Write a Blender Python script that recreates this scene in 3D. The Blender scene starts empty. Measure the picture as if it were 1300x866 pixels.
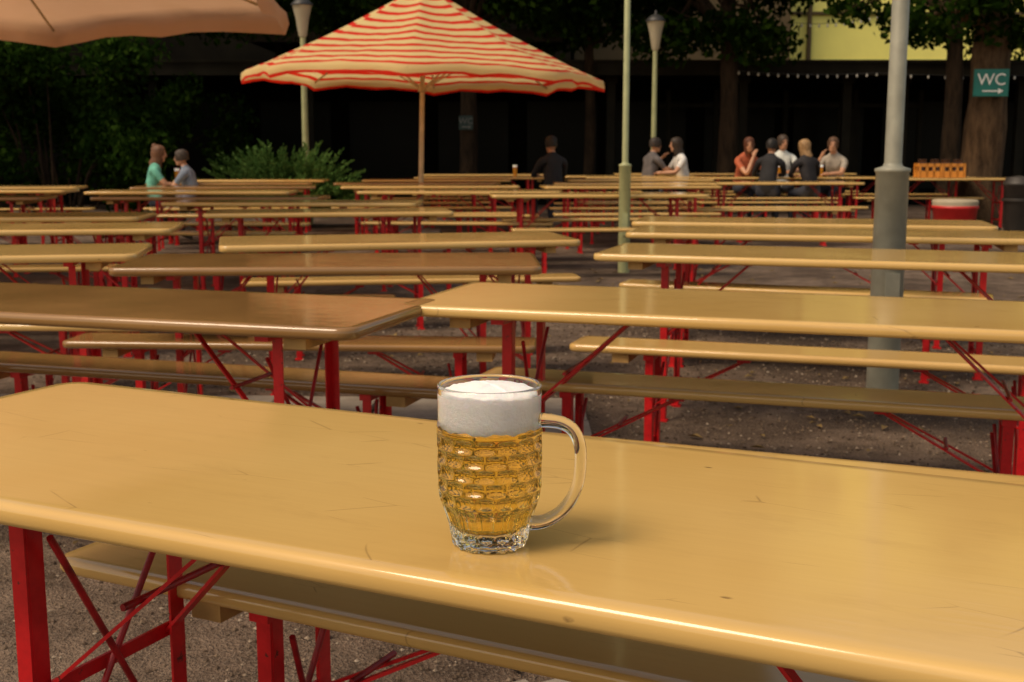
import bpy, math, random
import numpy as np
from mathutils import Vector, Matrix
random.seed(7); rng=np.random.default_rng(7)
S=bpy.context.scene
S.view_settings.view_transform='Standard'; S.view_settings.look='None'; S.view_settings.exposure=0
COL=S.collection
# ---------------------------------------------------------------- camera
cd=bpy.data.cameras.new('camera'); cam=bpy.data.objects.new('camera',cd); COL.objects.link(cam)
cam.location=(0,0,1.23); cam.rotation_euler=(math.radians(90-8.98),0,0)
cd.sensor_width=36; cd.lens=42.9; cd.clip_start=0.05; cd.clip_end=400
cd.dof.use_dof=True; cd.dof.focus_distance=1.5; cd.dof.aperture_fstop=13
S.camera=cam
# ---------------------------------------------------------------- light
sunv=Vector((-0.55,-0.32,0.95)).normalized()
w=bpy.data.worlds.new('World'); S.world=w; w.use_nodes=True
nt=w.node_tree; bg=nt.nodes['Background']; sky=nt.nodes.new('ShaderNodeTexSky')
sky.sky_type='NISHITA'; sky.sun_disc=False; sky.sun_elevation=math.asin(sunv.z); sky.sun_rotation=math.atan2(sunv.x,sunv.y); sky.dust_density=2.0
wm=nt.nodes.new('ShaderNodeMixRGB'); wm.blend_type='MULTIPLY'; wm.inputs[0].default_value=1; wm.inputs[2].default_value=(1.42,1.09,.76,1)
nt.links.new(sky.outputs[0],wm.inputs[1]); nt.links.new(wm.outputs[0],bg.inputs[0]); bg.inputs[1].default_value=0.15
sl=bpy.data.lights.new('sun','SUN'); sl.energy=1.9; sl.angle=math.radians(24); sl.color=(1,.85,.64)
so=bpy.data.objects.new('sun',sl); COL.objects.link(so); so.rotation_euler=sunv.to_track_quat('Z','Y').to_euler()

# ---------------------------------------------------------------- material helpers
class NT:
    def __init__(s,name):
        s.m=bpy.data.materials.new(name); s.m.use_nodes=True; s.t=s.m.node_tree; s.n=s.t.nodes
        s.b=s.n['Principled BSDF']; s.out=s.n['Material Output']
    def new(s,typ,**k):
        nd=s.n.new(typ)
        for a,v in k.items(): setattr(nd,a,v)
        return nd
    def link(s,a,b): s.t.links.new(a,b)
    def coord(s,scale=(1,1,1),rand=False,kind='Object'):
        tc=s.new('ShaderNodeTexCoord'); mp=s.new('ShaderNodeMapping'); mp.inputs['Scale'].default_value=scale
        s.link(tc.outputs[kind],mp.inputs['Vector'])
        if rand:
            oi=s.new('ShaderNodeObjectInfo'); ml=s.new('ShaderNodeMath',operation='MULTIPLY'); ml.inputs[1].default_value=37
            s.link(oi.outputs['Random'],ml.inputs[0]); s.link(ml.outputs[0],mp.inputs['Location'])
        return mp.outputs[0]
    def noise(s,vec,scale,detail=3,rough=.55):
        n=s.new('ShaderNodeTexNoise'); n.inputs['Scale'].default_value=scale; n.inputs['Detail'].default_value=detail; n.inputs['Roughness'].default_value=rough
        if vec is not None: s.link(vec,n.inputs['Vector'])
        return n.outputs['Fac']
    def ramp(s,fac,stops):
        r=s.new('ShaderNodeValToRGB'); e=r.color_ramp.elements
        while len(e)<len(stops): e.new(.5)
        for i,(p,c) in enumerate(stops):
            e[i].position=p; e[i].color=(c[0],c[1],c[2],1) if hasattr(c,'__len__') else (c,c,c,1)
        s.link(fac,r.inputs[0]); return r.outputs[0]
    def mix(s,f,a,b,mode='MIX'):
        m=s.new('ShaderNodeMixRGB',blend_type=mode)
        for i,x in enumerate((f,a,b)):
            if hasattr(x,'links'): s.link(x,m.inputs[i])
            elif hasattr(x,'__len__'): m.inputs[i].default_value=(x[0],x[1],x[2],1)
            else: m.inputs[i].default_value=x
        return m.outputs[0]
    def bump(s,h,strength=.3,dist=.01):
        b=s.new('ShaderNodeBump'); b.inputs['Strength'].default_value=strength; b.inputs['Distance'].default_value=dist
        s.link(h,b.inputs['Height']); s.link(b.outputs[0],s.b.inputs['Normal'])
    def set(s,**k):
        for a,v in k.items():
            i=s.b.inputs[a.replace('_',' ')]
            if hasattr(v,'links'): s.link(v,i)
            elif hasattr(v,'__len__') and len(v)==3: i.default_value=(*v,1)
            else: i.default_value=v
def simple(name,col,rough=.6,var=.25,scale=6,bump=0,metal=0):
    k=NT(name); c=k.coord(); f=k.noise(c,scale)
    k.set(Base_Color=k.mix(k.ramp(f,[(.3,0.),(.7,1.)]),[x*(1-var) for x in col],[min(1,x*(1+var)) for x in col]),Roughness=rough,Metallic=metal)
    if bump: k.bump(f,bump,.01)
    return k.m
def tablemat(name,c1,c2,wear=1.,tone=.3):
    k=NT(name); cc=k.coord((1,1,1),True); st=k.coord((1.1,22,22),True)
    oi=k.new('ShaderNodeObjectInfo')
    big=k.noise(cc,1.7,3); fine=k.noise(st,3.0,4,.6); spots=k.noise(cc,19,4,.7)
    col=k.mix(k.ramp(big,[(.3,0.),(.75,1.)]),c1,c2)
    col=k.mix(k.ramp(fine,[(.42,0.),(.78,.08)]),col,[x*.62 for x in c1])
    col=k.mix(k.ramp(oi.outputs['Random'],[(0.,.0),(1.,tone)]),col,[c1[0]*.75,c1[1]*.62,c1[2]*.6])
    col=k.mix(k.ramp(k.noise(k.coord((1,3.0,3.0),True),3.2,5,.7),[(.57,0.),(.80,.22)]),col,(.28,.15,.05))
    v=k.new('ShaderNodeTexVoronoi'); v.inputs['Scale'].default_value=6.5; k.link(k.coord((1,2.3,2),True),v.inputs['Vector'])
    ding=k.ramp(v.outputs['Distance'],[(.0,1.),(.03,.8),(.055,0.)])
    col=k.mix(k.mix(1.,ding,k.ramp(spots,[(.40,0.),(.54,.9*wear)]),'MULTIPLY'),col,(.12,.06,.025))
    sc=k.new('ShaderNodeTexVoronoi',feature='DISTANCE_TO_EDGE'); sc.inputs['Scale'].default_value=3.1
    wp=k.mix(.08,k.coord((1,4,1),True),k.noise(cc,3,2)); k.link(wp,sc.inputs['Vector'])
    scr=k.ramp(sc.outputs['Distance'],[(.0,1.),(.006,0.)]); msk=k.ramp(k.noise(cc,6.5,2),[(.56,0.),(.62,.5*wear)])
    col=k.mix(k.mix(1.,scr,msk,'MULTIPLY'),col,(.16,.08,.03))
    k.set(Base_Color=col,Roughness=k.ramp(big,[(.3,.07),(.75,.15)]),Specular_IOR_Level=.70)
    k.bump(k.mix(.22,k.noise(cc,6,2),fine),.20,.004)
    return k.m
M_OCH=tablemat('ochre_varnish',(.64,.405,.125),(.71,.475,.165),tone=.22)
M_BRN=tablemat('worn_varnish_dark_reflection',(.25,.130,.042),(.37,.205,.065),tone=.15)  # brown stands in for dark surroundings mirrored in the left tabletops
M_UND=simple('ochre_painted_underside',(.46,.27,.085),.7,.3,10,.2)
def redmat():
    k=NT('red_paint'); c=k.coord((1,1,1),True); f=k.noise(c,14,4,.7)
    col=k.mix(k.ramp(f,[(.35,0.),(.7,1.)]),(.50,.006,.010),(.72,.014,.018))
    col=k.mix(k.ramp(k.noise(c,38,3,.7),[(.64,0.),(.69,.9)]),col,(.07,.025,.018))
    k.set(Base_Color=col,Roughness=.38); k.bump(f,.15,.002); return k.m
M_RED=redmat()
M_DARKST=simple('dark_red_rod',(.34,.008,.012),.45,.5,20)

# ---------------------------------------------------------------- mesh builder
class MB:
    def __init__(s): s.v=[];s.f=[];s.m=[];s.sm=[]
    def add(s,vs,fs,mat=0,smooth=False):
        o=len(s.v); s.v+= [tuple(v) for v in vs]; s.f+=[tuple(i+o for i in f) for f in fs]; s.m+=[mat]*len(fs); s.sm+=[smooth]*len(fs)
    def box(s,c,size,mat=0,rot=None):
        hx,hy,hz=[a/2 for a in size]; vs=[Vector((x,y,z)) for x in(-hx,hx) for y in(-hy,hy) for z in(-hz,hz)]
        if rot is not None: vs=[rot@v for v in vs]
        c=Vector(c); s.add([v+c for v in vs],[(0,1,3,2),(4,6,7,5),(0,4,5,1),(2,3,7,6),(0,2,6,4),(1,5,7,3)],mat)
    def bar(s,p,q,a,b,mat=0,up=(0,0,1)):
        p=Vector(p);q=Vector(q);z=(q-p); L=z.length; z.normalize(); u=Vector(up)
        if abs(z.dot(u))>.95: u=Vector((1,0,0))
        x=u.cross(z).normalized(); y=z.cross(x); R=Matrix((x,y,z)).transposed()
        s.box((p+q)/2,(a,b,L),mat,R)
    def tube(s,p,q,r1,r2=None,n=8,mat=0,caps=True):
        r2=r1 if r2 is None else r2; p=Vector(p);q=Vector(q);z=(q-p).normalized(); u=Vector((0,0,1)) if abs(z.z)<.9 else Vector((1,0,0))
        x=u.cross(z).normalized(); y=z.cross(x); vs=[]
        for c,r in((p,r1),(q,r2)):
            for i in range(n): a=2*math.pi*i/n; vs.append(c+x*math.cos(a)*r+y*math.sin(a)*r)
        s.add(vs,[(i,(i+1)%n,n+(i+1)%n,n+i) for i in range(n)],mat,True)
        if caps: s.add(vs,[tuple(range(n-1,-1,-1)),tuple(range(n,2*n))],mat)
    def path(s,pts,rs,n=8,mat=0,caps=True):
        pts=[Vector(p) for p in pts]; vs=[]; px=None
        for i,p in enumerate(pts):
            z=(pts[min(i+1,len(pts)-1)]-pts[max(i-1,0)]).normalized()
            if px is None:
                u=Vector((0,0,1)) if abs(z.z)<.9 else Vector((1,0,0)); x=u.cross(z).normalized()
            else: x=(px-z*px.dot(z)).normalized()
            px=x; y=z.cross(x); r=rs[i] if hasattr(rs,'__len__') else rs
            for j in range(n): a=2*math.pi*j/n; vs.append(p+x*math.cos(a)*r+y*math.sin(a)*r)
        fs=[(k*n+j,k*n+(j+1)%n,(k+1)*n+(j+1)%n,(k+1)*n+j) for k in range(len(pts)-1) for j in range(n)]
        s.add(vs,fs,mat,True)
        if caps: N=len(vs); s.add(vs,[tuple(range(n-1,-1,-1)),tuple(range(N-n,N))],mat,True)
    def lathe(s,prof,n=32,mat=0,c=(0,0,0),sx=1,sy=1):
        vs=[(c[0]+r*math.cos(2*math.pi*j/n)*sx,c[1]+r*math.sin(2*math.pi*j/n)*sy,c[2]+z) for r,z in prof for j in range(n)]
        fs=[(k*n+j,k*n+(j+1)%n,(k+1)*n+(j+1)%n,(k+1)*n+j) for k in range(len(prof)-1) for j in range(n)]
        s.add(vs,fs,mat,True)
    def slab(s,L,W,z0,z1,r,mt,mb,e=.010,bow=0):
        def ring(ins,z):
            o=[];rr=max(r-ins,.002); hx=L/2-ins; hy=W/2-ins
            for cx,cy,a0 in((hx-rr,hy-rr,0),(-hx+rr,hy-rr,90),(-hx+rr,-hy+rr,180),(hx-rr,-hy+rr,270)):
                for i in range(7):
                    a=math.radians(a0+15*i); o.append((cx+rr*math.cos(a),cy+rr*math.sin(a),z))
            return o
        prof=[(.03,z0),(e,z0),(e*.3,z0+e*.3),(0,z0+e),(0,z1-e),(e*.3,z1-e*.3),(e,z1),(.03,z1)]
        vs=[];n=28
        for i,z in prof: vs+=ring(i,z)
        fs=[(k*n+j,k*n+(j+1)%n,(k+1)*n+(j+1)%n,(k+1)*n+j) for k in range(len(prof)-1) for j in range(n)]
        s.add(vs,fs,mt,True); N=len(vs)
        s.add(vs,[tuple(range(n-1,-1,-1))],mb); s.add(vs,[tuple(range(N-n,N))],mt,True)
    def mesh(s,name,mats):
        me=bpy.data.meshes.new(name); me.from_pydata(s.v,[],s.f); 
        for m in mats: me.materials.append(m)
        me.polygons.foreach_set('material_index',s.m); me.polygons.foreach_set('use_smooth',s.sm); me.update(); return me
    def obj(s,name,mats,loc=(0,0,0),rz=0,parent=None):
        return place(name,s.mesh(name,mats),loc,rz,parent)
def place(name,me,loc=(0,0,0),rz=0,parent=None):
    o=bpy.data.objects.new(name,me); COL.objects.link(o); o.location=loc; o.rotation_euler=(0,0,math.radians(rz)); 
    if parent: o.parent=parent
    return o

# ---------------------------------------------------------------- tables & benches
def furniture(name,L,W,H,th,topm,sep,inset):
    b=MB(); b.slab(L,W,H-th,H,.055 if W>.4 else .04,0,1)
    for sx in(-1,1):
        x=sx*(L/2-inset); h=H-th
        b.box((sx*(L/2-inset+.11),0,h-.018),(.065,W*.86,.034),1)
        b.box((x,0,h-.012),(.04,W*.80,.022),2)
        for sy in(-1,1):
            y=sy*sep/2
            b.box((x,y,h/2-.012),(.030,.005,h-.026),2); b.box((x-sx*.0135,y-sy*.0175,h/2-.012),(.005,.030,h-.026),2)
            b.box((x,y-sy*.01,.004),(.05,.05,.008),2)
            b.bar((x,y-sy*.02,h*.52),(x-sx*.36,y*.25,h-.02),.016,.006,2)
        b.box((x+sx*.006,0,h*.52),(.006,sep-.012,.024),2); b.box((x+sx*.006,0,h*.16),(.006,sep-.012,.024),2)
        b.tube((x,-sep/2+.02,h*.20),(x-sx*.03,sep/2-.02,h*.88),.006,mat=3,n=6)
        b.tube((x,sep/2-.02,h*.20),(x-sx*.045,-sep/2+.02,h*.88),.006,mat=3,n=6)
        b.box((x-sx*.36,0,h-.010),(.05,W*.45,.018),2)
        b.tube((x-sx*.17,-sep*.40,h*.75),(x-sx*.17,sep*.40,h*.75),.006,mat=3,n=6)
    return b.mesh(name,[topm,M_UND,M_RED,M_DARKST])
TM={}
for k,m in(('o',M_OCH),('b',M_BRN)):
    TM['T'+k]=furniture('beer_table',2.2,.68,.77,.033,m,.36,.30)
    TM['B'+k]=furniture('beer_bench',2.0,.25,.47,.030,m,.17,.32)
TM['Bf']=furniture('beer_bench',2.0,.25,.47,.030,M_OCH,.17,.47)
def put(kind,x,y,ang,side='L',ln=None,m='o'):
    """x,y = near-left (or near-right) top corner on the plan"""
    L=2.2 if kind=='T' else 2.0; W=.68 if kind=='T' else .25
    sc=1 if ln is None else ln/L; L*=sc
    a=math.radians(ang); d=Vector((math.cos(a),math.sin(a))); n=Vector((-d.y,d.x))
    c=Vector((x,y))+d*(L/2 if side=='L' else -L/2)+n*W/2
    o=place('beer_table' if kind=='T' else 'beer_bench',TM[kind+m],(c.x,c.y,0),ang); o.scale.x=sc; return o
place('beer_table',furniture('beer_table',2.2,.69,.77,.033,M_OCH,.34,.40),(-.044,1.628,0),-25.7)
put('B',-.87,2.205,-27,m='f')
put('B',-.60,3.25,-22)
# right block
put('T',-.35,3.60,-18); put('B',-.137,4.015,-18); put('B',.216,4.73,-18)
put('T',.348,5.38,-18); put('B',.60,6.92,-21); put('T',.62,6.75,-14); put('T',.75,7.75,-13)
put('B',1.0,9.0,-10); put('B',2.3,15.5,0)
# left block
put('T',-.41,3.10,-17,'R',m='b'); put('B',-.18,3.78,-17,'R',m='b'); put('B',.09,4.67,-4,'R',1.9,m='b')
put('B',-1.57,5.25,-2,'R',m='o'); put('T',.12,4.78,2,'R',1.7,m='b')
put('B',-1.56,6.98,8,'L'); put('B',-.60,6.16,3,'R'); put('T',.36,6.2,13,'R',1.8)
put('T',-1.65,5.35,10,'R'); put('B',-2.3,7.9,5,'R'); put('T',-1.97,7.06,8,'R'); put('T',-.42,9.0,10,'R',1.8)
put('B',-.3,8.3,9,'R'); put('B',-.2,10.1,6,'R'); put('B',-2.9,9.4,6,'R')
put('T',-3.02,10.5,-3); put('T',-2.54,8.3,5,'R'); put('T',-.2,12.2,4); put('B',0,11.6,4); put('B',-.1,13.3,4)
for r,(y,x0,cnt) in enumerate([(11.6,-6.6,2),(13.2,-7.2,3),(14.6,-7.4,3),(16.2,-7.8,4),(17.8,-7.6,4),(19.6,-6.9,4)]):
    for i in range(cnt):
        x=x0+i*2.75+random.uniform(-.2,.2); yy=y+random.uniform(-.25,.25)+i*.12; an=random.uniform(-4,9)
        if (r==5 and i in(0,1)) or (r==4 and i==0) or (r==3 and i==0): continue
        put('T',x,yy,an,m='b' if random.random()<.12 else 'o'); put('B',x+random.uniform(-.1,.2),yy-.5,an+random.uniform(-3,3)); put('B',x+random.uniform(-.1,.2),yy+.95,an+random.uniform(-3,3))
for x,y,an in[(3.0,19.6,2),(5.3,19.8,-1),(.9,20.6,3),(2.6,16.6,2),(1.9,22.6,0),(-1.6,21.8,2),(4.2,22.8,0),(.4,14.9,5)]:
    put('T',x,y,an); put('B',x+.1,y-.55,an); put('B',x+.1,y+.97,an)

# ---------------------------------------------------------------- ground
k=NT('gravelly_earth'); c=k.coord()
n1=k.noise(c,.9,5,.65); n2=k.noise(c,7,5,.75); n3=k.noise(c,90,2,.7)
col=k.mix(k.ramp(n1,[(.42,0.),(.58,1.)]),(.085,.056,.038),(.25,.18,.13))
col=k.mix(k.ramp(n2,[(.35,.75),(.58,0.)]),col,(.045,.029,.020))
col=k.mix(k.ramp(n3,[(.48,0.),(.70,.6)]),col,(.34,.265,.20))
k.set(Base_Color=col,Roughness=.95,Specular_IOR_Level=.2); k.bump(k.mix(.5,n2,n3),1.,.05)
b=MB(); b.add([(-120,-60,0),(120,-60,0),(120,180,0),(-120,180,0)],[(0,1,2,3)]); b.obj('ground',[k.m])
k=NT('worn_concrete'); c=k.coord(); n=k.noise(c,5,5,.7); k.set(Base_Color=k.ramp(n,[(.3,(.20,.165,.13)),(.7,(.36,.31,.25))]),Roughness=.85); k.bump(k.noise(c,40,3),.4,.01); M_CON=k.m
b=MB()
for i in range(9):
    for j in range(3):
        b.box((-3.9+i*.5+random.uniform(-.006,.006),4.75+j*.5-i*.02,.012),(.485,.485,.03),0,Matrix.Rotation(random.uniform(-.012,.012),3,'Z'))
b.obj('paving_slabs',[M_CON])
b=MB()
for i in range(5):
    aa=math.radians(22+i*3); b.box((-.93+i*.40,2.05+i*.19,.02),(.42,.11,.075),0,Matrix.Rotation(aa,3,'Z'))
b.obj('kerb_edging',[M_CON])
N=26000; P=np.zeros((N,3)); P[:,0]=rng.uniform(-2.6,3.6,N); P[:,1]=1.2+rng.random(N)**1.3*8
sz=rng.uniform(.0025,.0075,N)*(1+.10*P[:,1]); base=np.array([(1,0,0),(0,1,0),(-1,0,0),(0,-1,0),(0,0,.7),(0,0,-.5)])
V=np.repeat(P,6,0)+(np.tile(base,(N,1))*rng.uniform(.6,1.2,(N*6,1)))*np.repeat(sz,6)[:,None]; V[:,2]+=np.repeat(sz,6)*.2
fb=np.array([(0,1,4),(1,2,4),(2,3,4),(3,0,4),(1,0,5),(2,1,5),(3,2,5),(0,3,5)])
F=(np.tile(fb,(N,1))+np.repeat(np.arange(N)*6,8)[:,None])
k=NT('pebbles'); g=k.new('ShaderNodeNewGeometry'); k.set(Base_Color=k.ramp(g.outputs['Random Per Island'],[(0.,(.05,.032,.022)),(.7,(.18,.13,.088)),(1.,(.36,.29,.22))]),Roughness=.9,Specular_IOR_Level=.2)
me=bpy.data.meshes.new('gravel'); me.from_pydata(V.tolist(),[],F.tolist()); me.materials.append(k.m); place('gravel',me)
N=700; V=[];F=[]
for i in range(N):
    p=Vector((random.uniform(-5,5),1.5+random.random()*11,.012)); a=random.uniform(0,6.28); s=random.uniform(.015,.04); d=Vector((math.cos(a),math.sin(a),0))*s; q=Vector((-d.y,d.x,0))*.5
    o=len(V); V+=[tuple(p-d),tuple(p+q+Vector((0,0,s*.35))),tuple(p+d),tuple(p-q+Vector((0,0,s*.25)))]; F.append((o,o+1,o+2,o+3))
me=bpy.data.meshes.new('fallen_leaves'); me.from_pydata(V,[],F); me.materials.append(simple('dry_leaf',(.20,.13,.04),.8,.5,3)); place('fallen_leaves',me)

# ---------------------------------------------------------------- beer mug
def glassmat(name,col,ior,rough=0.):
    k=NT(name); k.set(Base_Color=col,Roughness=rough,IOR=ior,Transmission_Weight=1.); return k
M_GL=glassmat('clear_glass',(.995,.995,.99),1.48).m
kb=glassmat('lager_beer',(1,.73,.13),1.33); kb.set(Transmission_Weight=.95); M_BEER=kb.m
k=NT('beer_foam'); c=k.coord(); f=k.noise(c,160,3,.7); k.set(Base_Color=k.ramp(f,[(.3,(.94,.94,.92)),(.6,(.99,.99,.98))]),Roughness=.8,Subsurface_Weight=.3,Subsurface_Scale=.008); k.bump(f,.6,.003); M_FOAM=k.m
mug=bpy.data.objects.new('beer_mug',None); COL.objects.link(mug); mug.location=(-.026,1.383,.771); mug.rotation_euler=(0,0,math.radians(-10))
def interp(z,pts):
    for (z0,r0),(z1,r1) in zip(pts,pts[1:]):
        if z<=z1:
            t=(z-z0)/(z1-z0); return r0+(r1-r0)*t
    return pts[-1][1]
OUT=[(0,.0425),(.004,.0450),(.012,.0462),(.022,.0475),(.045,.0545),(.058,.0590),(.070,.0606),(.100,.0612),(.130,.0612),(.137,.0620),(.142,.0614),(.150,.0598),(.180,.0602),(.189,.0604)]
INN=[(.020,.030),(.026,.0400),(.045,.0468),(.070,.0530),(.100,.0540),(.130,.0542),(.142,.0555),(.189,.0562)]
def outr(z,th):
    r=interp(z,OUT); nc=15
    if .054<z<.136:
        row=(z-.054)/.082*5; ri=int(row); u=((th/(2*math.pi)*nc+.5*(ri%2))%1-.5)/.47; w_=((row%1)-.5)/.46
        d=max(abs(u),abs(w_))*.45+math.hypot(u,w_)*.55
        r-=.0042*max(0,1-d**2.2)
    elif .012<z<=.054:
        u=((th/(2*math.pi)*nc)%1-.5)/.47; w_=((z-.033)/.021); d=(abs(u)**2.5+abs(w_)**4); r-=.0036*max(0,1-d)
    elif z<=.012:
        e=abs(math.cos(math.pi*((th/(2*math.pi)*nc)%1))); r-=.0022*e*(1-z/.012*.5)
    return r
b=MB(); n=300; vs=[]; rings=0
zs=[i*.189/190 for i in range(191)]
for z in zs:
    for j in range(n): th=2*math.pi*j/n; r=outr(z,th); vs.append((r*math.cos(th),r*math.sin(th),z))
rings=len(zs)
for r,z in[(.0598,.1905),(.0583,.1912),(.0568,.1903)]: 
    vs+=[(r*math.cos(2*math.pi*j/n),r*math.sin(2*math.pi*j/n),z) for j in range(n)]; rings+=1
for i in range(60):
    z=.189-(.189-.020)*i/59; r=interp(z,INN); vs+=[(r*math.cos(2*math.pi*j/n),r*math.sin(2*math.pi*j/n),z) for j in range(n)]; rings+=1
for r,z in[(.015,.0185)]: vs+=[(r*math.cos(2*math.pi*j/n),r*math.sin(2*math.pi*j/n),z) for j in range(n)]; rings+=1
fs=[(q*n+j,q*n+(j+1)%n,(q+1)*n+(j+1)%n,(q+1)*n+j) for q in range(rings-1) for j in range(n)]
vs.append((0,0,.018)); ti=len(vs)-1; fs+=[((rings-1)*n+j,(rings-1)*n+(j+1)%n,ti) for j in range(n)]
ci=len(vs); vs+=[(.034*math.cos(2*math.pi*j/n),.034*math.sin(2*math.pi*j/n),.003) for j in range(n)]; vs.append((0,0,.0045))
fs+=[(j,ci+j,ci+(j+1)%n,(j+1)%n) for j in range(n)]+[(ci+j,ci+n,ci+(j+1)%n) for j in range(n)]
b.add(vs,fs,0,True); b.obj('glass_body',[M_GL],parent=mug)
b=MB(); pts=[(.0575,.150),(.070,.150),(.085,.1475),(.098,.139),(.1055,.122),(.1065,.100),(.104,.078),(.096,.058),(.084,.042),(.070,.032),(.058,.0275),(.0490,.027)]
def cat(p,m=6):
    o=[]; p=[Vector((a[0],0,a[1])) for a in p]
    for i in range(len(p)-1):
        a0=p[max(i-1,0)];a1=p[i];a2=p[i+1];a3=p[min(i+2,len(p)-1)]
        for q in range(m):
            t=q/m; o.append(.5*((2*a1)+(a2-a0)*t+(2*a0-5*a1+4*a2-a3)*t*t+(3*a1-a0-3*a2+a3)*t**3))
    return o+[p[-1]]
pp=cat(pts); L=len(pp); b.path(pp,[.0090-.002*math.sin(math.pi*i/(L-1)) for i in range(L)],18,0); hd=b.obj('glass_handle',[M_GL],parent=mug)
b=MB(); prof=[(.0001,.0192)]+[(interp(z,INN)+.0004,z) for z in[.0205,.026,.035,.045,.06,.07,.085,.1,.115,.13,.139,.1415]]+[(.0001,.1415)]
b.lathe(prof,96); b.obj('beer',[M_BEER],parent=mug)
b=MB()
prof=[(.0001,.1418),(interp(.142,INN)+.0003,.1418)]+[(interp(z,INN)+.0003,z) for z in(.15,.16,.17,.1800)]+[(.054,.1826),(.048,.1845),(.038,.1868),(.028,.1882),(.018,.1898),(.008,.1903),(.0001,.1903)]
b.lathe(prof,96)
b.v=[(x,y,z+(.0010*math.sin(x*210+1)*math.cos(y*190)+.0006*math.sin(x*520+y*430) if z>.181 else (.0012*math.sin(math.atan2(y,x)*9)+.0008*math.sin(math.atan2(y,x)*23) if z<.1425 else 0))) for x,y,z in b.v]
b.obj('foam',[M_FOAM],parent=mug)

# ---------------------------------------------------------------- poles & lamps
M_GAL=simple('galvanised_steel',(.27,.27,.215),.5,.15,9,0,.1)
def pole(x,y,r1,r2,zs,zt,name='steel_pole',mat=None):
    b=MB(); b.lathe([(r1,0),(r1,zs-.02),(r1*1.08,zs-.015),(r1*1.08,zs),(r2*1.15,zs+.012),(r2,zs+.03),(r2*.92,zt),(.001,zt+.01)],28)
    b.box((0,-r1-.003,zs*.45),(r1*.9,.008,.22),0)
    return b.obj(name,[mat or M_GAL],(x,y,0))
pole(1.885,6.10,.080,.042,1.13,5.2)
M_GRN=simple('pale_green_pole_paint',(.36,.38,.19),.45,.12,9)
pole(1.12,12.2,.058,.030,1.07,5.4,mat=M_GRN)
M_LAMPG=simple('opal_lamp_glass',(.42,.38,.27),.3,.1,4); M_BLK=simple('black_iron',(.03,.03,.03),.5,.3,8)
def lamp(x,y,h,r):
    b=MB(); b.lathe([(r*1.8,0),(r*1.8,.25),(r*1.2,.35),(r,.5),(r*.8,h-.35),(r*.8,h-.3)],16)
    b.lathe([(r,h-.32),(.07,h-.28),(.11,h-.02),(.15,h+.14),(.16,h+.17)],16,1); b.lathe([(.18,h+.17),(.18,h+.19),(.10,h+.27),(.03,h+.30),(.02,h+.36),(.001,h+.37)],16,2)
    return b.obj('street_lamp',[M_GRN,M_LAMPG,M_BLK],(x,y,0))
lamp(-3.34,20,3.3,.055); lamp(2.52,22,3.25,.05)

# ---------------------------------------------------------------- parasols
def cloth(name,stripes,c1,c2,tr=.35):
    k=NT(name); uv=k.new('ShaderNodeUVMap'); sp=k.new('ShaderNodeSeparateXYZ'); k.link(uv.outputs[0],sp.inputs[0])
    if stripes:
        m=k.new('ShaderNodeMath',operation='MULTIPLY'); m.inputs[1].default_value=stripes; k.link(sp.outputs[0],m.inputs[0])
        fr=k.new('ShaderNodeMath',operation='FRACT'); k.link(m.outputs[0],fr.inputs[0]); f=k.ramp(fr.outputs[0],[(.0,0.),(.58,0.),(.61,1.),(.97,1.),(1.,0.)])
        col=k.mix(f,c1,c2)
    else: col=k.mix(k.noise(k.coord(),3,4),c1,c2)
    col=k.mix(k.ramp(k.noise(k.coord(),2.2,4,.6),[(.5,0.),(.85,.15)]),col,(.50,.32,.12))
    k.set(Base_Color=col,Roughness=.85); t=k.new('ShaderNodeBsdfTranslucent'); k.link(col,t.inputs[0]); mx=k.new('ShaderNodeMixShader'); mx.inputs[0].default_value=tr
    k.link(k.b.outputs[0],mx.inputs[1]); k.link(t.outputs[0],mx.inputs[2]); k.link(mx.outputs[0],k.out.inputs[0]); return k.m
M_WD=simple('varnished_wood_pole',(.52,.41,.23),.5,.2,8)
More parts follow.
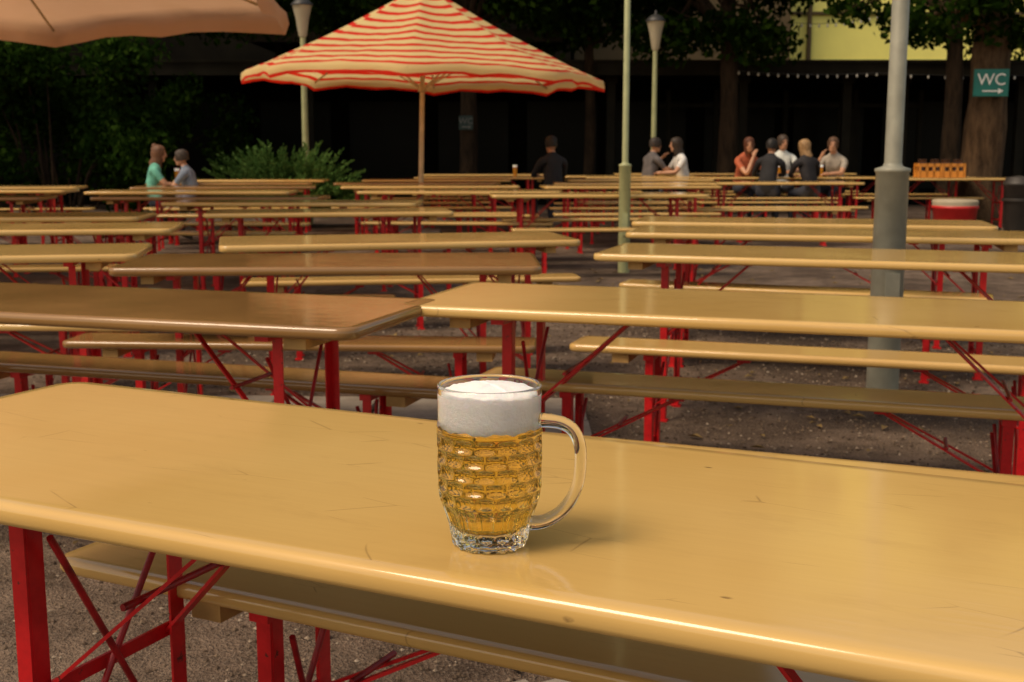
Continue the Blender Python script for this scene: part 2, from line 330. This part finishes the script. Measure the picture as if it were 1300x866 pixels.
def parasol(x,y,R,zr,za,mat,rot0,tilt=0,nseg=8,val=.16,conc=.05):
    root=bpy.data.objects.new('beer_garden_parasol',None); COL.objects.link(root); root.location=(x,y,0); root.rotation_euler=(0,math.radians(tilt),0)
    nr=16; ns=8; vs=[];uv=[];fs=[]; tot=nseg*ns
    for i in range(nr+1):
        s=i/nr
        for j in range(tot):
            q=j/ns; k0=int(q); t=q-k0; a0=math.radians(rot0)+2*math.pi*k0/nseg; a1=a0+2*math.pi/nseg
            px=(1-t)*math.cos(a0)+t*math.cos(a1); py=(1-t)*math.sin(a0)+t*math.sin(a1)
            sag=4*t*(1-t)
            z=za+(zr-za)*s-conc*math.sin(math.pi*s)-.05*sag*math.sin(math.pi*s)+.05*sag*s*s+.008*math.sin(j*2.3+i*.9)*s
            vs.append((R*s*px*(1-.02*sag*s),R*s*py*(1-.02*sag*s),z)); uv.append((s*.999,0))
    for i in range(nr):
        for j in range(tot): fs.append((i*tot+j,i*tot+(j+1)%tot,(i+1)*tot+(j+1)%tot,(i+1)*tot+j))
    o=len(vs); 
    for j in range(tot):
        bx,by,bz=vs[nr*tot+j]; wob=.012*math.sin(j*1.7); t=(j%ns)/ns; dp=val-.03*abs(math.sin(math.pi*t*2))
        vs.append((bx*(1.004+wob/R),by*(1.004+wob/R),bz-dp*.5)); uv.append((.999+.035,0)) 
    for j in range(tot):
        bx,by,bz=vs[nr*tot+j]; t=(j%ns)/ns; dp=val-.03*abs(math.sin(math.pi*t*2)); wob=.02*math.sin(j*1.3)
        vs.append((bx*(1.0+wob/R),by*(1.0+wob/R),bz-dp)); uv.append((.999+.07,0))
    for j in range(tot):
        fs.append((nr*tot+j,nr*tot+(j+1)%tot,o+(j+1)%tot,o+j)); fs.append((o+j,o+(j+1)%tot,o+tot+(j+1)%tot,o+tot+j))
    me=bpy.data.meshes.new('canopy'); me.from_pydata(vs,[],fs); me.materials.append(mat); ul=me.uv_layers.new(name='UVMap')
    for l in me.loops: ul.data[l.index].uv=uv[l.vertex_index]
    me.polygons.foreach_set('use_smooth',[True]*len(fs)); place('canopy',me,parent=root)
    b=MB(); b.tube((0,0,0),(0,0,za+.02),.036,.030,16); b.lathe([(.03,za),(.05,za+.03),(.03,za+.07),(.001,za+.12)],12)
    b.obj('pole',[M_WD],parent=root)
    b=MB()
    for i in range(nseg):
        aa=math.radians(rot0)+2*math.pi*i/nseg; ca,sa=math.cos(aa),math.sin(aa)
        pts=[(R*s*ca,R*s*sa,za+(zr-za)*s-conc*math.sin(math.pi*s)-.03) for s in(0.02,.25,.5,.75,1)]
        b.path(pts,.013,6); b.tube((0.03*ca,.03*sa,zr-.15),(R*.5*ca,R*.5*sa,za+(zr-za)*.5-conc-.04),.011,n=6)
    b.lathe([(.037,zr-.20),(.060,zr-.20),(.060,zr-.10),(.037,zr-.10)],14); b.obj('ribs',[M_WD],parent=root)
    b=MB(); b.box((0,0,.05),(.55,.55,.09),0); b.tube((0,0,.09),(0,0,.4),.045,n=14); b.obj('base',[M_CON],parent=root)
    return root
M_STR=cloth('red_cream_striped_canvas',12,(.93,.77,.37),(.82,.030,.010),.5)
M_PCH=cloth('faded_peach_canvas',0,(.70,.40,.22),(.78,.48,.28),.5)
parasol(-1.29,17.2,2.50,2.20,3.44,M_STR,-90,1.4,val=.15)
parasol(-4.4,9.9,2.86,2.44,3.5,M_PCH,-25,-.3,nseg=6,val=.2)

# ---------------------------------------------------------------- buildings
M_DK=simple('shade_dark_render',(.006,.005,.003),.9,.5,1.2); M_DK2=simple('shade_black_interior',(.0035,.003,.0025),.95,.3,2)  # near-black colours carry the background shade of roof, walls and interior
M_GLZ=simple('dark_glazing',(.004,.005,.004),.35,.3,1); M_COLM=simple('shade_dark_column',(.018,.016,.011),.7,.2,3); M_FAS=simple('shade_dark_fascia',(.018,.016,.011),.7,.3,2)  # columns, frames and fascia darkened in colour to stand for shade
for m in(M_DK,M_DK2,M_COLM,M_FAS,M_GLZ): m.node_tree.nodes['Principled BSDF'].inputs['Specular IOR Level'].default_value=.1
pav=bpy.data.objects.new('beer_garden_pavilion',None); COL.objects.link(pav); pav.location=(0,27,0)
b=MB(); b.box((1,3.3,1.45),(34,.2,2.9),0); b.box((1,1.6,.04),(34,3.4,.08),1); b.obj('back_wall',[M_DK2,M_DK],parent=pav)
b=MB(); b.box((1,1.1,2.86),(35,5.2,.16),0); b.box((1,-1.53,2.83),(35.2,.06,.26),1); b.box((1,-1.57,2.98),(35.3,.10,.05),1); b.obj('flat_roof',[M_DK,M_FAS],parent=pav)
b=MB(); b.box((-2.2,-.2,3.42),(6.2,4.2,.16),0); b.box((-2.2,-2.33,3.42),(6.4,.06,.24),1)
for x in(-4.8,-2.2,.4): b.box((x,-1.2,3.15),(.14,.14,.4),0)
b.obj('raised_canopy_roof',[M_DK,M_FAS],parent=pav)
b=MB()
for i,x in enumerate((-14.2,-10.9,-7.6,-4.3,-1.0,2.1,4.9,7.1,8.3,10.8,13.4,16)):
    b.box((x,-.6,1.39),(.18,.18,2.76),0); b.box((x,-.6,.12),(.26,.26,.22),0); b.box((x,-.6,2.66),(.26,.26,.12),0)
for x in(3.6,4.7,6.3,7.6,7.9,9.4): b.box((x,1.6,1.3),(.10,.10,2.5),1)
b.box((6.4,1.6,2.2),(6,.07,.08),1); b.box((7.75,1.56,1.1),(.5,.05,2.0),0); b.obj('columns_and_frames',[M_COLM,M_FAS],parent=pav)
b=MB()
for i in range(15): b.box((-13.9+i*2.16,3.17,1.3),(1.7,.02,2.1),0)
b.obj('glazing',[M_GLZ],parent=pav)
def block(name,x0,x1,y,z,wm,wz,cols,rowsz,ww=1.1,wh=1.7):
    r=bpy.data.objects.new(name,None); COL.objects.link(r); r.location=((x0+x1)/2,y,0); W=x1-x0
    b=MB(); b.box((0,4,z/2),(W,8,z),0); b.obj('walls',[wm],parent=r)
    b=MB(); b.box((0,3.9,z+.12),(W+.7,8.8,.24),0); b.box((0,-.06,z-.4),(W+.1,.12,.18),0); b.obj('cornice_roof',[M_FAS],parent=r)
    b=MB()
    for i in range(cols):
        for zz in rowsz:
            x=-W/2+(i+.5)*W/cols; b.box((x,-.01,zz),(ww,.06,wh),1); b.box((x,-.06,zz-wh/2-.05),(ww+.25,.14,.07),0)
            for dx in(-ww/2,0,ww/2): b.box((x+dx,-.05,zz),(.06,.05,wh+.05),2)
            for dz in(-wh/2,wh*.2,wh/2): b.box((x,-.055,zz+dz),(ww,.05,.06),2)
    b.obj('windows',[wm,M_GLZ,wz],parent=r); return r
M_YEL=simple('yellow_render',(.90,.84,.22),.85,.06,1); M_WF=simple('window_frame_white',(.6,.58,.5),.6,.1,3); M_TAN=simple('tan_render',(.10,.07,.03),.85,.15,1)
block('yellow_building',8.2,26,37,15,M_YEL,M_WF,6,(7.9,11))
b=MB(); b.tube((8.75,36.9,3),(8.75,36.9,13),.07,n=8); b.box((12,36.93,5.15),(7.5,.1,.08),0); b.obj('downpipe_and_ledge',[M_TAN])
block('tan_building',1.8,8.0,36,17,M_TAN,M_COLM,3,(6.8,9.8,12.8))  # unseen upper height added to block sky sheen on the tables
block('dark_backdrop_building',-26,1.6,34,17,M_DK,M_COLM,9,(6.5,9.2,12))  # added black backdrop, raised out of view to cut sky sheen on the tables
M_BULB=simple('white_bulb',(.8,.78,.7),.3,.05,3)
b=MB()
def strl(p,q,n,sag):
    p=Vector(p);q=Vector(q);pts=[]
    for i in range(n+1):
        t=i/n; v=p.lerp(q,t); v.z-=sag*4*t*(1-t); pts.append(v)
        b.lathe([(.001,-.04),(.022,-.022),(.024,0),(.012,.02),(.012,.035)],8,1,(v.x,v.y,v.z-.04))
    b.path(pts,.006,5,0)
strl((4.6,25.3,2.78),(7.4,25.3,2.74),14,.05); strl((7.4,25.3,2.74),(13,25.3,2.8),16,.09); strl((5.6,25,3.7),(9.2,27,4.6),18,.25)
b.obj('string_lights',[M_BLK,M_BULB])

# ---------------------------------------------------------------- trees & plants
def leafmat(name,c1,c2,c3,tr=True):
    k=NT(name); g=k.new('ShaderNodeNewGeometry'); col=k.ramp(g.outputs['Random Per Island'],[(0.,c1),(.55,c2),(1.,c3)])
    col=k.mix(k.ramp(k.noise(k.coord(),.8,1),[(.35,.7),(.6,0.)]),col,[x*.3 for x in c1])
    d=k.new('ShaderNodeBsdfDiffuse'); k.link(col,d.inputs[0])
    if tr:
        t=k.new('ShaderNodeBsdfTranslucent'); k.link(col,t.inputs[0]); mx=k.new('ShaderNodeMixShader'); mx.inputs[0].default_value=.35
        k.link(d.outputs[0],mx.inputs[1]); k.link(t.outputs[0],mx.inputs[2]); k.link(mx.outputs[0],k.out.inputs[0])
    else: k.link(d.outputs[0],k.out.inputs[0])
    k.n.remove(k.b); return k.m
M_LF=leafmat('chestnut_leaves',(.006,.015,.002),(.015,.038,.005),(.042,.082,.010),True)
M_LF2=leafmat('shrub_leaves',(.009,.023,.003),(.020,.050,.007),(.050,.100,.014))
def leaves(blobs,n,size):
    w=np.array([r[3]*r[4]*r[5] for r in blobs])**.75; w/=w.sum(); idx=rng.choice(len(blobs),n,p=w); B=np.array(blobs)[idx]
    d=rng.normal(size=(n,3)); d/=np.linalg.norm(d,axis=1)[:,None]; rad=rng.random(n)**.45
    C=B[:,:3]+d*B[:,3:6]*rad[:,None]*rng.uniform(.75,1.12,(n,1))
    a=rng.normal(size=(n,3)); a[:,2]-=.5; a/=np.linalg.norm(a,axis=1)[:,None]; q=rng.normal(size=(n,3)); q[:,2]*=.4; s=np.cross(a,q); s/=np.linalg.norm(s,axis=1)[:,None]
    nn=np.cross(a,s); L=size*rng.uniform(.6,1.3,n)[:,None]
    V=np.stack([C-a*L*.5,C+s*L*.30+nn*L*.08,C+a*L*.5,C-s*L*.30+nn*L*.08],1).reshape(-1,3)
    F=np.arange(n*4).reshape(n,4); return V,F
def bark(name,m):
    k=NT(name); c=k.coord((1,1,.25)); f=k.noise(c,9,5,.7); k.set(Base_Color=k.ramp(f,[(.3,(.020*m,.011*m,.005*m)),(.7,(.13*m,.08*m,.042*m))]),Roughness=.9,Specular_IOR_Level=.2); k.bump(f,1.,.08); return k.m
M_BARK=bark('chestnut_bark',1.); M_BARKD=bark('dark_chestnut_bark',.35)
def tree(name,x,y,r,h,blobs,n,size,mat,lean=0,bk=None):
    root=bpy.data.objects.new(name,None); COL.objects.link(root); root.location=(x,y,0)
    b=MB(); pts=[];rs=[]
    for i in range(14):
        t=i/13; z=h*t; pts.append((lean*t+.05*math.sin(t*5),.04*math.sin(t*7),z)); rs.append(r*(1.0-.35*t)*(1+.05*math.sin(i*2.1))+r*.45*math.exp(-z*3.2))
    b.path(pts,rs,20)
    for bl in blobs:
        c=Vector(bl[:3]); st=Vector(pts[random.randint(8,13)]); mid=st.lerp(c,.5)+Vector((0,0,.25))
        b.path([st,mid,c],[r*.42,r*.2,r*.06],8)
        for _ in range(3):
            e=c+Vector((random.uniform(-1,1)*bl[3],random.uniform(-1,1)*bl[4],random.uniform(-.6,.8)*bl[5]))*.8; b.path([mid.lerp(c,.5),mid.lerp(e,.6)+Vector((0,0,.1)),e],[r*.12,r*.07,r*.02],5)
    b.obj('trunk_and_limbs',[bk or M_BARKD],parent=root)
    V,F=leaves(blobs,n,size); me=bpy.data.meshes.new('crown'); me.from_pydata(V.tolist(),[],F.tolist()); me.materials.append(mat); place('crown',me,parent=root); return root
def crown(cx,cz,R,n,low=0,flat=.7):
    o=[]
    for i in range(n):
        a=random.uniform(0,6.28); q=R*math.sqrt(random.random()); s=random.uniform(.55,1.1)
        o.append((cx+q*math.cos(a),q*math.sin(a),cz+random.uniform(low,2.6),s,s,s*flat))
    return o
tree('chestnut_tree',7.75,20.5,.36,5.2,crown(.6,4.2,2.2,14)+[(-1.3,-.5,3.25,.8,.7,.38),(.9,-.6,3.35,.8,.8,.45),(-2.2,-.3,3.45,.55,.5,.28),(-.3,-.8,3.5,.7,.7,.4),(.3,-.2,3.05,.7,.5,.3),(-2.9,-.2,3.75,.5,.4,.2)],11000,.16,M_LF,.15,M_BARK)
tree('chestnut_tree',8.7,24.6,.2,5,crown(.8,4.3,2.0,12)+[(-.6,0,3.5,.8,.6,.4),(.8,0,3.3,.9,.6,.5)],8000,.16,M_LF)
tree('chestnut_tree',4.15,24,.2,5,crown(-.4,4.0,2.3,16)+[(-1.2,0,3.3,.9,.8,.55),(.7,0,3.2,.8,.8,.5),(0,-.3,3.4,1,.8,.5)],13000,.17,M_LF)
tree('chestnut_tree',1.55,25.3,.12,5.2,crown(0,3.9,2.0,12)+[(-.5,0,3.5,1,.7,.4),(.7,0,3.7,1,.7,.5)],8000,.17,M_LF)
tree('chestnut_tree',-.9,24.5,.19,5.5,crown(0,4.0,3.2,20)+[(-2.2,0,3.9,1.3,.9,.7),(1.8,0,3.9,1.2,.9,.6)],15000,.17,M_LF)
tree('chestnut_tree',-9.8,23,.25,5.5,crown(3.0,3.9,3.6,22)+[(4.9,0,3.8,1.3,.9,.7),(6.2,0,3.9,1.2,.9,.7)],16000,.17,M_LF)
def shrub(name,x,y,blobs,n,size,mat): 
    root=bpy.data.objects.new(name,None); COL.objects.link(root); root.location=(x,y,0)
    b=MB()
    for bl in blobs[:14]: b.path([(bl[0]*.3,bl[1]*.3,0),(bl[0]*.6,bl[1]*.6,bl[2]*.6),bl[:3]],[.03,.018,.006],6)
    b.obj('stems',[M_BARKD],parent=root); V,F=leaves(blobs,n,size); me=bpy.data.meshes.new('foliage'); me.from_pydata(V.tolist(),[],F.tolist()); me.materials.append(mat); place('foliage',me,parent=root)
bl=[(random.uniform(-2.2,1.5),random.uniform(-.6,.6),random.uniform(.5,2.7),random.uniform(.35,.75),.5,random.uniform(.3,.55)) for _ in range(30)]
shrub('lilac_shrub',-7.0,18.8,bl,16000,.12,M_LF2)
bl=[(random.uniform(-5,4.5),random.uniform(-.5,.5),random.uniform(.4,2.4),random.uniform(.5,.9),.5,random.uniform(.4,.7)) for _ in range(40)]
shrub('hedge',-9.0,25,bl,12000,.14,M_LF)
V=[];F=[]
for i in range(520):
    a=random.uniform(0,6.28); el=random.uniform(.2,1.35); L=random.uniform(.6,1.42); d=Vector((math.cos(a)*math.cos(el)*1.35,math.sin(a)*math.cos(el)*.7,math.sin(el)*1.0))
    for j in range(20):
        t=.25+.75*j/19; p=d*L*t+Vector((0,0,-.22*t*t)); s=.19*(1.2-t)
        for q in range(2):
            u=Vector((random.gauss(0,1),random.gauss(0,1),random.gauss(0,.6))).normalized()*s+d*.05; wv=u.cross(Vector((random.gauss(0,1),random.gauss(0,1),random.gauss(0,1)))).normalized()*.024
            o=len(V); V+=[tuple(p-wv),tuple(p+wv),tuple(p+u)]; F.append((o,o+1,o+2))
me=bpy.data.meshes.new('juniper_bush'); me.from_pydata(V,[],F); me.materials.append(leafmat('juniper_needles',(.06,.14,.035),(.12,.24,.06),(.18,.32,.09))); place('juniper_bush',me,(-3.55,19.4,.2))

# ---------------------------------------------------------------- signs, bins, crates
M_TEAL=simple('teal_enamel',(.006,.14,.115),.4,.15,4); M_WHT=simple('white_paint',(.75,.75,.72),.5,.06,5); M_TEAL2=simple('shaded_teal_enamel',(.003,.022,.02),.6,.15,4); M_WHT2=simple('shaded_white_paint',(.12,.12,.11),.7,.1,5)  # second teal and white: darkened copies for the far sign in dim light
def wcsign(x,y,z,w,h,rz=0,mt=M_TEAL,mw=M_WHT):
    r=bpy.data.objects.new('wc_sign',None); COL.objects.link(r); r.location=(x,y,z); r.rotation_euler=(0,0,math.radians(rz))
    b=MB(); b.box((0,0,0),(w,.02,h),0); b.box((0,.015,0),(w+.015,.012,h+.015),0); b.obj('plate',[mt],parent=r)
    tc=bpy.data.curves.new('lettering','FONT'); tc.body='WC'; tc.size=h*.62; tc.align_x='CENTER'; tc.extrude=.002; to=bpy.data.objects.new('lettering',tc); COL.objects.link(to)
    to.parent=r; to.location=(0,-.014,-h*.08); to.rotation_euler=(math.pi/2,0,0); tc.materials.append(mw)
    b=MB(); b.box((-.02,-.013,-h*.31),(w*.45,.005,.022),0); b.add([(w*.2,-.015,-h*.31+.045),(w*.2,-.015,-h*.31-.045),(w*.36,-.015,-h*.31)],[(0,1,2)],0); b.obj('arrow',[mw],parent=r)
wcsign(7.72,20.06,2.27,.54,.42,-4); wcsign(-.9,24.2,1.72,.26,.26,0,M_TEAL2,M_WHT2)
M_BR=simple('bright_red_plastic',(.55,.02,.02),.4,.15,5)
b=MB(); b.lathe([(.26,0),(.29,.03),(.33,.32),(.345,.33),(.345,.37),(.30,.38)],28,0); b.lathe([(.335,.40),(.34,.44),(.32,.46),(.001,.47)],28,1); b.lathe([(.335,.372),(.335,.40)],28,1); b.obj('red_tub',[M_BR,simple('cream_lid',(.42,.36,.25),.6,.1,5)],(6.72,18.6,0))
b=MB(); b.lathe([(.16,0),(.17,.02),(.21,.68),(.225,.69),(.225,.73),(.20,.74),(.19,.80),(.001,.83)],24,0); b.lathe([(.225,.45),(.23,.46),(.225,.50)],24,0); b.tube((-.2,.2,.0),(-.2,.2,.06),.05,n=10); b.obj('litter_bin',[simple('dark_grey_plastic',(.035,.03,.025),.5,.3,5)],(7.5,18.2,0))
M_OR=simple('orange_plastic',(.62,.24,.03),.5,.15,5); M_BOT=simple('brown_bottle',(.07,.025,.008),.15,.2,6)
def crate(x,y,z,m,bot=True,rz=0):
    b=MB(); W,D,H=.34,.27,.22
    for sx in(-1,1):
        b.box((sx*(W/2),0,.055),(.012,D,.10),0); b.box((sx*(W/2),0,.195),(.012,D,.05),0)
        for yy in(-1,0,1): b.box((sx*(W/2-.001),yy*D*.47,H/2),(.014,.03,H),0)
    for sy in(-1,1):
        b.box((0,sy*(D/2),.055),(W,.012,.10),0); b.box((0,sy*(D/2),.195),(W,.012,.05),0)
        for xx in(-1,-.33,.33,1): b.box((xx*W*.48,sy*(D/2-.001),H/2),(.035,.014,H),0)
    b.box((0,0,.008),(W-.01,D-.01,.012),0)
    if bot:
        for i in range(4):
            for j in range(3):
                if (i*3+j)%5!=3: b.lathe([(.03,.015),(.032,.17),(.014,.23),(.013,.275),(.016,.28),(.001,.285)],8,1,(-.12+i*.08,-.09+j*.09,.0))
    b.obj('bottle_crate',[m,M_BOT],(x,y,z),rz)
for x in(6.50,6.86): crate(x,19.25,.775,M_OR,rz=random.uniform(-6,6))
put('T',5.75,19.0,0); crate(8.25,19.0,.775,M_BR); put('T',8.0,18.75,0)
b=MB(); b.lathe([(.03,0),(.035,.15)],16,0); b.lathe([(.035,.15),(.036,.185),(.001,.187)],16,1); gm=b.mesh('beer_glass',[simple('amber_beer',(.5,.22,.02),.1,.1,4),M_FOAM])
for gx,gy in((.05,19.95),(4.35,20.05),(4.75,19.95),(5.05,20.12),(-4.5,16.55)): place('beer_glass',gm,(gx,gy,.775))

# ---------------------------------------------------------------- people
def person(name,x,y,yaw,shirt,hair,skin=(.50,.26,.15),pants=(.03,.035,.05),hl='short',pose='table',lean=0.0,turn=0,slv=False,sc=1,side=0):
    M=[simple('shirt',shirt,.8,.25,14,.3),simple('skin',skin,.5,.08,9),simple('trousers',pants,.8,.2,10),simple('hair',hair,.6,.35,30,.4),simple('shoe',(.03,.025,.02),.6,.2,8),simple('eye',(.02,.015,.01),.2,.1,8),simple('lips',(.3,.08,.07),.5,.1,8)]
    root=bpy.data.objects.new(name,None); COL.objects.link(root); root.location=(x,y,0); root.rotation_euler=(0,0,math.radians(yaw)); root.scale=(sc,sc,sc)
    J={};E=[];R={};K={}
    def j(n,p,r,par=None,kd=0):
        J[n]=Vector(p);R[n]=r
        if par: E.append((par,n)); K[(par,n)]=kd
    ln=lean; sd_=side
    j('pel',(0,0,.57),.135); j('sp',(sd_*.3,.0+ln*.3,.74),.125,'pel'); j('ch',(sd_*.7,.02+ln*.8,.93),.15,'sp'); j('nb',(sd_,.01+ln,1.08),.085,'ch'); j('nk',(sd_*1.1,.03+ln*1.1,1.16),.052,'nb',1); j('nt',(sd_*1.15,.045+ln*1.2,1.22),.05,'nk',1)
    for s,t in((-1,'l'),(1,'r')):
        j('hp'+t,(s*.1,.06,.555),.095,'pel',2); j('mt'+t,(s*.12,.26,.555),.08,'hp'+t,2); j('kn'+t,(s*.13,.47,.53),.06,'mt'+t,2); j('cf'+t,(s*.13,.47,.34),.055,'kn'+t,2); j('an'+t,(s*.13,.44,.10),.036,'cf'+t,2); j('to'+t,(s*.145,.60,.045),.034,'an'+t,4)
        sh=(sd_+s*.185,.01+ln,1.03-s*sd_*.25); j('sh'+t,sh,.066,'nb',0)
        if pose=='chin' and s>0: el=(s*.22,.30+ln,.80); wr=(s*.06,.20+ln*1.3,1.10)
        elif pose=='lap': el=(s*.26,.05+ln*.5,.80); wr=(s*.12,.27,.66)
        elif pose=='drink' and s<0: el=(s*.27,.22+ln,.92); wr=(s*.08,.30+ln,1.08)
        else: el=(s*.25,.16+ln,.83); wr=(s*.10,.40+ln*.6,.82)
        m=Vector(sh).lerp(Vector(el),.5); j('ua'+t,m,.050,'sh'+t,0); j('el'+t,el,.042,'ua'+t,0 if slv else 1); j('fa'+t,Vector(el).lerp(Vector(wr),.45),.037,'el'+t,0 if slv else 1); j('wr'+t,wr,.024,'fa'+t,1)
    names=list(J); me=bpy.data.meshes.new('body'); me.from_pydata([J[n] for n in names],[(names.index(a),names.index(b)) for a,b in E],[]); ob=place('tmp',me)
    md=ob.modifiers.new('s','SKIN'); sv=me.skin_vertices[0].data
    for i,n in enumerate(names): sv[i].radius=(R[n],R[n]); sv[i].use_root=(n=='pel')
    sv[names.index('pel')].radius=(.165,.13); sv[names.index('ch')].radius=(.165,.12); sv[names.index('sp')].radius=(.14,.11)
    ob.modifiers.new('u','SUBSURF').levels=2
    dg=bpy.context.evaluated_depsgraph_get(); nm=bpy.data.meshes.new_from_object(ob.evaluated_get(dg)); bpy.data.objects.remove(ob)
    nm.materials.clear()
    for m in M: nm.materials.append(m)
    segs=[(J[a],J[b],K[(a,b)],(R[a]+R[b])/2) for a,b in E]
    for p in nm.polygons:
        c=p.center; best=9;kd=0
        for a,b_,q,rr in segs:
            ab=b_-a; t=max(0,min(1,(c-a).dot(ab)/ab.length_squared)); d=(c-a-ab*t).length-rr
            if d<best: best=d;kd=q
        p.material_index=kd; p.use_smooth=True
    place('body',nm,parent=root)
    b=MB()
    for s,t in((-1,'l'),(1,'r')):
        wv=J['wr'+t]; dr=(wv-J['fa'+t]).normalized(); sd=dr.cross(Vector((0,0,1))).normalized(); up=sd.cross(dr)
        b.path([wv-dr*.01,wv+dr*.04,wv+dr*.08],[.022,.030,.026],8,1)
        for q,(o,L) in enumerate(((-.026,.065),(-.009,.075),(.009,.07),(.025,.055))):
            p0=wv+dr*.075+sd*o; b.path([p0,p0+dr*L*.5-up*.004,p0+dr*L*.85-up*.02],[.0095,.0085,.006],6,1)
        b.path([wv+dr*.02-sd*s*.02,wv+dr*.05-sd*s*.045,wv+dr*.075-sd*s*.05],[.012,.010,.007],6,1)
    b.obj('hands',M,parent=root)
    hr=bpy.data.objects.new('head',None); COL.objects.link(hr); hr.parent=root; hr.location=J['nt']+Vector((0,.02,.07)); hr.rotation_euler=(math.radians(-6),side*1.5,math.radians(turn))
    b=MB(); n=24
    prof=[(-.118,.020,.045),(-.108,.042,.035),(-.088,.056,.022),(-.06,.064,.012),(-.03,.070,.006),(0,.074,.0),(.035,.076,-.006),(.07,.070,-.010),(.098,.050,-.012),(.114,.025,-.012),(.119,.002,-.012)]
    vs=[]
    for z,r,oy in prof:
        for q in range(n):
            a=2*math.pi*q/n; X=r*math.cos(a); Y=r*math.sin(a)*1.22+oy
            if math.sin(a)>0 and abs(z)<.09: 
                f=math.exp(-(X/.012)**2); Y+=f*.022*math.exp(-((z+.022)/.020)**2); Y-=.006*math.exp(-((abs(X)-.030)/.014)**2)*math.exp(-((z-.005)/.014)**2)
            vs.append((X,Y,z))
    fs=[(u*n+q,u*n+(q+1)%n,(u+1)*n+(q+1)%n,(u+1)*n+q) for u in range(len(prof)-1) for q in range(n)]
    b.add(vs,fs,1,True); b.add(vs,[tuple(range(n-1,-1,-1))],1,True)
    for s in(-1,1):
        b.lathe([(.0001,-.007),(.008,-.004),(.010,0),(.008,.004),(.0001,.007)],10,5,(s*.030,.078,.006)); b.box((s*.030,.086,.024),(.030,.008,.005),3)
        b.lathe([(.0001,-.03),(.010,-.02),(.014,0),(.016,.016),(.0001,.028)],8,1,(s*.076,-.004,-.005),.6,1.2)
    b.box((0,.084,-.058),(.040,.008,.010),6); b.path([(0,.088,.02),(0,.100,-.006),(0,.112,-.026),(0,.098,-.034)],[.007,.009,.012,.006],8,1)
    hv=[];hp=[(.126,.004),(.122,.034),(.104,.062),(.075,.082),(.04,.088),(.01,.088),(-.02,.086),(-.05,.080)]
    if hl!='short': hp+=[(-.09,.080),(-.14,.085),(-.20,.078)]+([(-.26,.055)] if hl=='long' else [])
    ang0=math.radians(35 if hl=='short' else 28); m=26
    for z,r in hp:
        front = z>.055
        for q in range(m+1):
            t=q/m
            if front: a=math.pi/2+2*math.pi*t
            else: a=math.pi/2+ang0+(2*math.pi-2*ang0)*t
            w_=1+.05*math.sin(a*7+z*60); hv.append((r*math.cos(a)*w_,r*math.sin(a)*1.22*w_-.012-(.02 if z<-.1 else 0),z))
    hf=[(u*(m+1)+q,u*(m+1)+q+1,(u+1)*(m+1)+q+1,(u+1)*(m+1)+q) for u in range(len(hp)-1) for q in range(m)]
    b.add(hv,hf,3,True)
    if hl=='bun': b.lathe([(.001,-.04),(.03,-.03),(.042,0),(.03,.03),(.001,.04)],12,3,(0,-.075,.10))
    b.obj('head_mesh',M,parent=hr); return root
W='seated_woman'; Mn='seated_man'
person(W,-4.84,16.4,-75,(.12,.40,.30),(.14,.06,.025),hl='bun',pose='table',lean=.08,sc=.90,turn=-15)
person(Mn,-4.15,16.2,85,(.16,.20,.26),(.04,.025,.015),lean=.14,pose='table',sc=.86)
person(Mn,.62,18.2,20,(.012,.012,.015),(.012,.008,.006),pose='table',lean=.05,slv=True)
person(Mn,2.28,20.9,-60,(.10,.09,.09),(.03,.02,.015),pose='drink',lean=.1)
person(W,2.95,20.9,100,(.65,.65,.62),(.03,.018,.01),hl='bob',lean=.1)
person(W,3.85,20.7,205,(.42,.10,.04),(.10,.03,.012),hl='bob',lean=.17,turn=-30,pose='chin',side=.04)
person(Mn,4.00,19.35,-18,(.012,.012,.014),(.012,.009,.007),lean=.15,slv=True,turn=-15,side=.04,sc=.98)
person(Mn,4.56,20.85,172,(.66,.70,.66),(.05,.03,.018),lean=.02,turn=25,sc=1.03)
person(W,4.70,19.3,14,(.015,.013,.015),(.32,.19,.08),hl='long',lean=.10,slv=True,turn=20,side=-.05,sc=.97)
person(Mn,5.38,20.4,140,(.38,.34,.28),(.10,.05,.025),pose='chin',lean=.20,turn=25,side=-.05)
